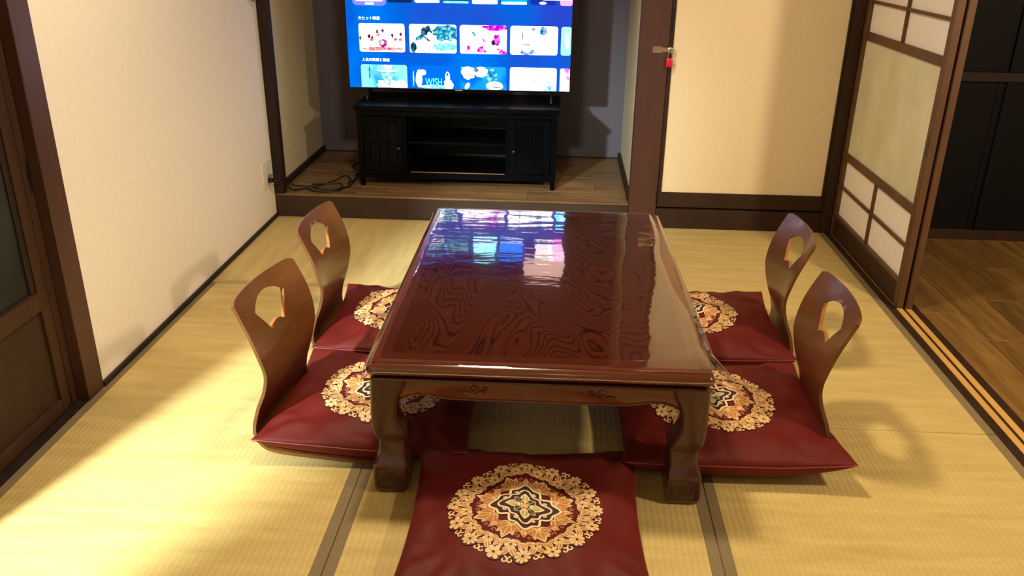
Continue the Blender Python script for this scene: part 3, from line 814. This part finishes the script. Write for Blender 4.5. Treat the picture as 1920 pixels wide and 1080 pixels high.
def rrect(x0, x1, z0, z1, y, r=.012, sq_bottom=False):
    pts = []
    for cx, cz, a0, rr in ((x1, z1, 0, r), (x0, z1, PI / 2, r), (x0, z0, PI, 0 if sq_bottom else r), (x1, z0, 1.5 * PI, 0 if sq_bottom else r)):
        sx = -1 if cx == x1 else 1; sz = -1 if cz == z1 else 1
        for k in range(6 if rr else 1):
            a = a0 + PI / 2 * k / 5
            pts.append((cx + sx * rr + rr * math.cos(a), y, cz + sz * rr + rr * math.sin(a)))
    return pts, [tuple(range(len(pts)))]
def blob(cx, cz, rx, rz, y, n=26, jag=0, rot=0):
    pts = []
    for k in range(n):
        a = 2 * PI * k / n; q = 1 + jag * (random.random() - .5)
        X, Z = rx * q * math.cos(a), rz * q * math.sin(a)
        pts.append((cx + X * math.cos(rot) - Z * math.sin(rot), y, cz + X * math.sin(rot) + Z * math.cos(rot)))
    return pts, [tuple(range(n))]
EM = {}
def em(c, s=1.0):
    k = (c, s)
    if k not in EM: EM[k] = emit('screen_tone', c, E0 * s, [(.36, tuple(int(q * .62) for q in c)), (.5, c), (.66, tuple(int(q + (255 - q) * .5) for q in c))], 55, seed=len(EM))
    return EM[k]
def tile(x0, x1, z0, z1, base, shapes, sq=False):
    parts = [rrect(x0, x1, z0, z1, YS - .0004, .011, sq) + (0,)]; mats = [base]
    for lay, (fn, col, s) in enumerate(shapes):
        m = em(col, s)
        if m not in mats: mats.append(m)
        vv, ff = fn(YS - .0006 - .0001 * lay)
        vv = [(min(max(a, x0), x1), b, min(max(c, z0), z1)) for a, b, c in vv]
        parts.append((vv, ff, mats.index(m)))
    v, f, I = join(parts)
    return mk('picture_tile', v, f, mats, scr, I)
random.seed(11)
R1 = (.769, .907); R2 = (.592, .706)
def B(x, z, rx, rz, jag=.2, rot=0): return lambda y: blob(x, z, rx, rz, y, 26, jag, rot)
WHT = (255, 250, 252)
# upper picture row
tile(.386, .617, *R1, emit('tile_pink', WHT, E0, [(.3, (255, 150, 160)), (.45, (255, 240, 245)), (.8, WHT)], 14, seed=1),
     [(B(.50, .784, .11, .010, .4), (240, 120, 120), .7), (B(.506, .812, .022, .020), (170, 20, 120), .45), (B(.500, .814, .010, .012), (250, 190, 235), .8)] +
     [(B(x, z, .007, .010, .5), (110, 20, 60), .3) for x, z in ((.478, .868), (.507, .872), (.392, .836), (.437, .845), (.452, .835), (.555, .85), (.597, .856))] +
     [(B(x, z, .010, .008, .5), (230, 130, 140), .6) for x, z in ((.45, .828), (.483, .852), (.57, .832), (.596, .83), (.60, .783))])
tile(.641, .878, *R1, emit('tile_seaside', WHT, E0, [(.3, (190, 240, 255)), (.6, WHT)], 12, seed=3),
     [(B(.826, .868, .062, .040, .5), (20, 130, 160), .6), (B(.82, .80, .068, .020, .1), (110, 220, 235), .8), (B(.728, .868, .030, .030, .3), (10, 70, 110), .35),
      (B(.70, .845, .030, .012, .3, .4), (20, 120, 150), .5), (B(.728, .808, .034, .044, .15), WHT, 1), (B(.742, .852, .012, .018, .2), WHT, 1), (B(.728, .838, .022, .005, .4, -.7), (20, 60, 110), .4),
      (B(.66, .795, .016, .026, .2), (10, 90, 130), .4)])
tile(.895, 1.130, *R1, emit('tile_magenta', WHT, E0, [(.34, (190, 0, 170)), (.44, (255, 235, 250)), (.62, WHT), (.75, (120, 190, 200))], 30, seed=6),
     [(B(1.075, .896, .062, .016, .4), (200, 0, 210), .7), (B(1.08, .838, .018, .027, .3), (190, 10, 180), .6), (B(1.062, .825, .010, .014, .4), (60, 20, 90), .3), (B(1.0, .79, .018, .016, .6), (220, 10, 160), .7), (B(.965, .866, .014, .006, .4, -.9), (70, 170, 150), .5), (B(1.11, .776, .02, .010, .5), (220, 20, 170), .7)])
tile(1.148, 1.384, *R1, emit('tile_white', WHT, E0, [(.25, (210, 215, 235)), (.42, WHT)], 18, seed=8),
     [(B(1.312, .885, .018, .022, .3), (10, 110, 170), .5), (B(1.262, .893, .010, .008, .4), (150, 140, 210), .6), (B(1.208, .862, .003, .022, .2), (60, 60, 90), .35), (B(1.225, .818, .024, .005, .4), (150, 150, 170), .5), (B(1.235, .782, .042, .013, .4), (90, 130, 210), .6), (B(1.232, .795, .02, .014, .2), WHT, 1)])
tile(1.401, 1.4505, *R1, emit('tile_cyan', (120, 230, 245), E0 * .9), [(B(1.432, .84, .010, .04, .3), (220, 250, 250), 1)])
# lower picture row (cut by the frame)
tile(.386, .623, *R2, emit('tile_hat', (60, 190, 225), E0 * .7, [(.35, (20, 120, 190)), (.6, (120, 220, 235))], 9, seed=9),
     [(B(.524, .694, .034, .014, .1), (150, 230, 240), .9), (B(.520, .672, .060, .008, .1), (40, 150, 180), .5), (B(.52, .676, .058, .006, .1), (170, 240, 245), .9), (B(.52, .648, .026, .020, .2), (130, 225, 235), .8), (B(.52, .606, .060, .026, .3), (180, 240, 245), .8), (B(.430, .665, .004, .034, .1), (10, 80, 130), .4), (B(.59, .604, .034, .028, .2), WHT, .9)], True)
wt = tile(.641, .878, *R2, emit('tile_deep_blue', (0, 90, 235), E0 * .6),
     [(B(.76, .600, .07, .012, .1), (110, 230, 250), .8), (B(.683, .640, .016, .044, .3), WHT, 1), (B(.704, .672, .018, .015, .3), WHT, 1), (B(.83, .650, .012, .028, .1), WHT, 1), (B(.834, .61, .024, .030, .3), WHT, 1), (B(.83, .664, .006, .008, .1), (10, 60, 110), .3), (B(.655, .64, .003, .04, .1), (150, 220, 250), .8)], True)
tile(.895, 1.130, *R2, emit('tile_blue_faces', (10, 90, 210), E0 * .6, [(.4, (0, 90, 220)), (.6, (20, 140, 220))], 10, seed=14),
     [(B(.935, .676, .038, .032, .35), WHT, 1), (B(1.0, .680, .034, .028, .2), (230, 250, 255), 1), (B(.975, .69, .012, .012, .5), (10, 60, 110), .35), (B(1.055, .66, .03, .034, .5), (40, 150, 210), .6), (B(.93, .607, .010, .020, .2, -.5), (200, 240, 255), .9), (B(1.07, .612, .044, .022, .05), WHT, 1), (B(1.075, .623, .026, .002, .3), (120, 90, 110), .4), (B(1.08, .606, .022, .003, .3), (60, 60, 90), .4)], True)
tile(1.148, 1.384, *R2, emit('tile_pale', WHT, E0), [(B(1.352, .606, .032, .036, .2), (140, 220, 225), .8), (B(1.268, .638, .002, .010, .1), (120, 130, 150), .4)], True)
tile(1.401, 1.4505, *R2, emit('tile_pink_edge', WHT, E0, [(.35, (230, 80, 190)), (.55, (255, 230, 250))], 30, seed=19), [], True)
# app row and banner in the upper part of the screen
AR = (1.008, 1.098)
tile(.375, .515, 1.012, 1.105, emit('tile_app_white', WHT, E0), [])
for (x0, c, s) in ((.535, (10, 50, 110), .3), (.672, (20, 70, 150), .35), (.815, (20, 60, 130), .35), (.958, (150, 245, 250), 1.1), (1.102, (0, 120, 245), 1.0), (1.245, (20, 40, 150), .5)):
    tile(x0, x0 + .125, *AR, emit('tile_app', c, E0 * s), [] if x0 < 1.2 else [(B(1.305, 1.016, .018, .006, .1), WHT, 1)])
tile(1.102, 1.227, 1.008, 1.020, emit('tile_app', WHT, E0), [])
tile(.958, 1.083, 1.008, 1.020, emit('tile_app', WHT, E0), [])
tile(.672, .797, 1.008, 1.024, emit('tile_app', WHT, E0), [])
tile(.815, .940, 1.008, 1.020, emit('tile_app', (110, 200, 245), E0 * .7), [])
for z_ in (1.044, 1.058, 1.072):
    tile(.68, .93, z_, z_ + .005, emit('tile_lines', (60, 190, 240), E0 * .7, [(.45, (5, 30, 90)), (.55, (120, 230, 250))], 60, seed=z_), [])
tile(1.39, 1.4505, 1.006, 1.098, emit('tile_app', (255, 120, 210), E0), [])
tile(1.235, 1.450, 1.106, 1.226, emit('banner_light_area', (255, 205, 190), E0 * .55), [])
tile(1.30, 1.450, 1.030, 1.104, emit('banner_bright_area', WHT, E0 * 1.2), [])
tile(.33, 1.230, 1.118, 1.226, emit('banner_dark_area', (14, 26, 70), E0 * .25), [])
v, f = rrect(.362, .53, .992, 1.11, YS - .0002, .02); mk('selection_glow', v, f, emit('violet_glow', (110, 110, 250), E0 * .62), scr)
v, f = rrect(.425, .468, .996, 1.006, YS - .0008, .004); mk('tile_label', v, f, emit('label_white', WHT, E0), scr)
def text(s, x, z, width, mat_, parent, y):
    c = bpy.data.curves.new('caption', 'FONT'); c.body = s; c.size = .03
    o = bpy.data.objects.new('caption', c); COL.objects.link(o)
    g = bpy.context.evaluated_depsgraph_get(); me = bpy.data.meshes.new_from_object(o.evaluated_get(g)); bpy.data.objects.remove(o)
    xs = [v.co.x for v in me.vertices]; ys = [v.co.y for v in me.vertices]
    k = width / (max(xs) - min(xs)); o0 = ORG[parent.name]
    for v in me.vertices: v.co = Vector(((v.co.x - min(xs)) * k + x, y, (v.co.y - min(ys)) * k + z)) - o0
    me.materials.clear(); me.materials.append(mat_)
    o = bpy.data.objects.new('caption', me); COL.objects.link(o); o.parent = parent; return o
cap = emit('caption_white', (225, 248, 255), E0 * 1.3)
text('大ヒット映画', .386, .924, .108, cap, scr, YS - .0008)
text('人気の映画と番組', .395, .722, .140, cap, scr, YS - .0008)
w_ = text('WISH', .716, .606, .085, emit('wish_letters', (90, 250, 250), E0), scr, YS - .0016)
zz = [v.co.z for v in w_.data.vertices]; z0_ = min(zz)
for v in w_.data.vertices: v.co.z = z0_ + (v.co.z - z0_) * 1.55
box('logo_plate', .868, .906, .3465, .350, .584, .588, M['steel'], tv, 0)

# ---------------- television cabinet
cb = thing('television_cabinet', 'black low cabinet with two small doors under the television', 'cabinet', (.89, .37, AZ))
C = M['cab']; y0, y1 = .18, .58
box('top', .375, 1.408, y0 - .012, y1, .505, .530, C, cb, .004)
for x0 in (.388, 1.365):
    for ya, yb in ((y0, y0 + .03), (y1 - .04, y1 - .01)):
        x1 = x0 + .030
        v = []; 
        rg = [(x0 + .004, x1 - .004, ya + .002, yb - .002, AZ), (x0, x1, ya, yb, .20), (x0, x1, ya, yb, .506)]
        v, f = loft_rects(rg, .002, 1); mk('leg', v, f, C, cb)
for x in (.39, 1.372): box('side_panel', x + .002, x + .018, y0 + .02, y1 - .02, .165, .506, C, cb)
box('back_panel', .41, 1.372, y1 - .03, y1 - .022, .165, .506, M['cab_in'], cb, 0)
box('bottom_panel', .41, 1.372, y0 + .005, y1 - .03, .178, .196, C, cb)
box('bottom_rail', .418, 1.366, y0 + .002, y0 + .016, .160, .180, C, cb)
box('top_rail', .418, 1.366, y0 + .002, y0 + .018, .478, .505, C, cb)
for x in (.628, 1.148): box('divider', x - .008, x + .008, y0 + .006, y1 - .03, .196, .490, C, cb)
box('shelf', .636, 1.140, y0 + .02, y1 - .03, .336, .350, C, cb)
sh_edge = box('shelf_edge', .655, 1.135, y0 + .001, y0 + .005, .194, .1975, plain('pale_brown_edge', (150, 120, 100), .3), cb, .0005)  # thin pale brown strip along the front of the bottom shelf
for x0, x1, kx in ((.420, .620, .598), (1.156, 1.364, 1.182)):
    d = bpy.data.objects.new('door', None)
    d = box('door', x0, x0 + .034, y0 - .004, y0 + .012, .198, .476, C, cb, .002)
    box('door_rail', x0 + .034, x1 - .034, y0 - .004, y0 + .012, .198, .232, C, d, .002)
    box('door_rail', x0 + .034, x1 - .034, y0 - .004, y0 + .012, .442, .476, C, d, .002)
    box('door_stile', x1 - .034, x1, y0 - .004, y0 + .012, .198, .476, C, d, .002)
    box('door_glass', x0 + .034, x1 - .034, y0 + .002, y0 + .006, .232, .442, M['cabinet_glass'], d, 0)
    for k in (1, 2): 
        xx = x0 + .034 + (x1 - x0 - .068) * k / 3; box('glazing_bar', xx - .004, xx + .004, y0 - .002, y0 + .002, .232, .442, C, d, .001)
    box('glazing_bar', x0 + .034, x1 - .034, y0 - .003, y0 + .001, .333, .341, C, d, .001)
    v, f = lathe([(.0, y0 - .026), (.009, y0 - .025), (.012, y0 - .019), (.009, y0 - .013), (.004, y0 - .010), (.004, y0 - .003)], 16, 'y', (kx, 0, .318)); mk('knob', v, f, M['knob'], d, smooth=True)

# ---------------- power outlet and cords
ol = thing('wall_outlet', 'white double wall outlet low on the left wall', 'outlet', (0, -.10, .18))
box('plate', 0, .006, -.160, -.050, .178, .304, M['white'], ol, .003)
box('socket', .006, .008, -.130, -.080, .196, .286, M['white'], ol, .001)
pc = thing('power_cord', 'black power cord running from the outlet over the alcove floor', 'cord', (.2, .1, AZ))
v, f = boxv(.008, .034, -.118, -.094, .203, .223); mk('plug', v, f, M['black'], pc, bevel=.004)
Z = AZ + .0045
pts = [(.034, -.106, .213), (.060, -.085, .206), (.075, -.03, .165), (.085, .02, .130), (.105, .06, Z), (.135, .085, Z), (.19, .035, Z), (.25, .03, Z), (.300, .055, Z), (.315, .10, Z), (.300, .15, Z + .004), (.28, .185, Z), (.20, .165, Z), (.150, .16, Z), (.160, .11, Z), (.22, .055, Z + .006), (.285, .06, Z + .004), (.335, .13, Z), (.345, .22, Z), (.33, .33, Z), (.335, .43, Z), (.30, .48, Z), (.26, .55, Z), (.30, .64, Z), (.42, .70, Z), (.60, .72, Z), (.70, .70, .30), (.74, .5, .62)]
v, f = tube(spline(pts, 8), .0036, 7); mk('cable', v, f, M['black'], pc, smooth=True)
pc2 = thing('power_cord', 'thinner dark cord plugged into the upper socket', 'cord', (.2, .1, AZ))
v, f = boxv(.008, .026, -.106, -.088, .226, .240); mk('plug', v, f, M['grey'], pc2, bevel=.003)
pts = [(.026, -.097, .233), (.065, -.06, .222), (.08, .0, .18), (.09, .03, .15), (.11, .10, Z + .006), (.165, .12, Z + .001), (.235, .22, Z), (.27, .34, Z), (.325, .24, Z + .008), (.33, .17, Z + .006), (.36, .36, Z + .002), (.42, .62, Z)]
v, f = tube(spline(pts, 8), .0028, 7); mk('cable', v, f, M['black'], pc2, smooth=True)
hk = thing('wall_hook', 'small grey hook on the left wall beside the alcove post', 'hook', (0, -.09, 1.04))
box('hook_plate', 0, .004, -.105, -.06, 1.042, 1.12, M['grey'], hk, .002)
v, f = tube(spline([(.004, -.083, 1.06), (.014, -.085, 1.045), (.020, -.095, 1.036), (.022, -.115, 1.043), (.020, -.12, 1.055)], 5), .004, 8); mk('hook_arm', v, f, M['grey'], hk, smooth=True)

# ---------------- hasp and padlock
hp = thing('door_hasp', 'brass hasp screwed across the post and closet door', 'hasp', (1.855, -.022, .85))
box('plate', 1.818, 1.862, -.0245, -.022, .838, .866, M['brass'], hp, .001)
box('strap', 1.860, 1.900, -.0265, -.024, .842, .862, M['brass'], hp, .001)
v, f = lathe([(.006, -.004), (.013, -.004), (.015, 0), (.013, .004), (.006, .004)], 20, 'y', (1.896, -.030, .852)); mk('rosette', v, f, M['steel'], hp, smooth=True)
v, f = tube([(1.902 + .010 * math.cos(a), -.034, .852 + .010 * math.sin(a)) for a in [k * PI / 8 for k in range(16)]], .0028, 6, True); mk('staple', v, f, M['steel'], hp, smooth=True)
pl = thing('padlock', 'small red padlock hanging from the brass hasp', 'padlock', (1.896, -.036, .80))
v, f = boxv(1.882, 1.911, -.044, -.030, .778, .818); mk('body', v, f, M['red'], pl, bevel=.004)
for k in range(3): 
    v, f = lathe([(.0, -.0062), (.0042, -.006), (.005, 0), (.0042, .006), (0, .0062)], 12, 'y', (1.904, -.0385, .786 + k * .0105)); mk('number_wheel', v, f, M['red'], pl, smooth=True)
v, f = tube([(1.888, -.037, .812), (1.888, -.037, .838)] + [(1.8965 - .0085 * math.cos(a), -.037, .838 + .010 * math.sin(a)) for a in [k * PI / 8 for k in range(1, 8)]] + [(1.905, -.037, .838), (1.905, -.037, .812)], .0024, 7); mk('shackle', v, f, M['steel'], pl, smooth=True)
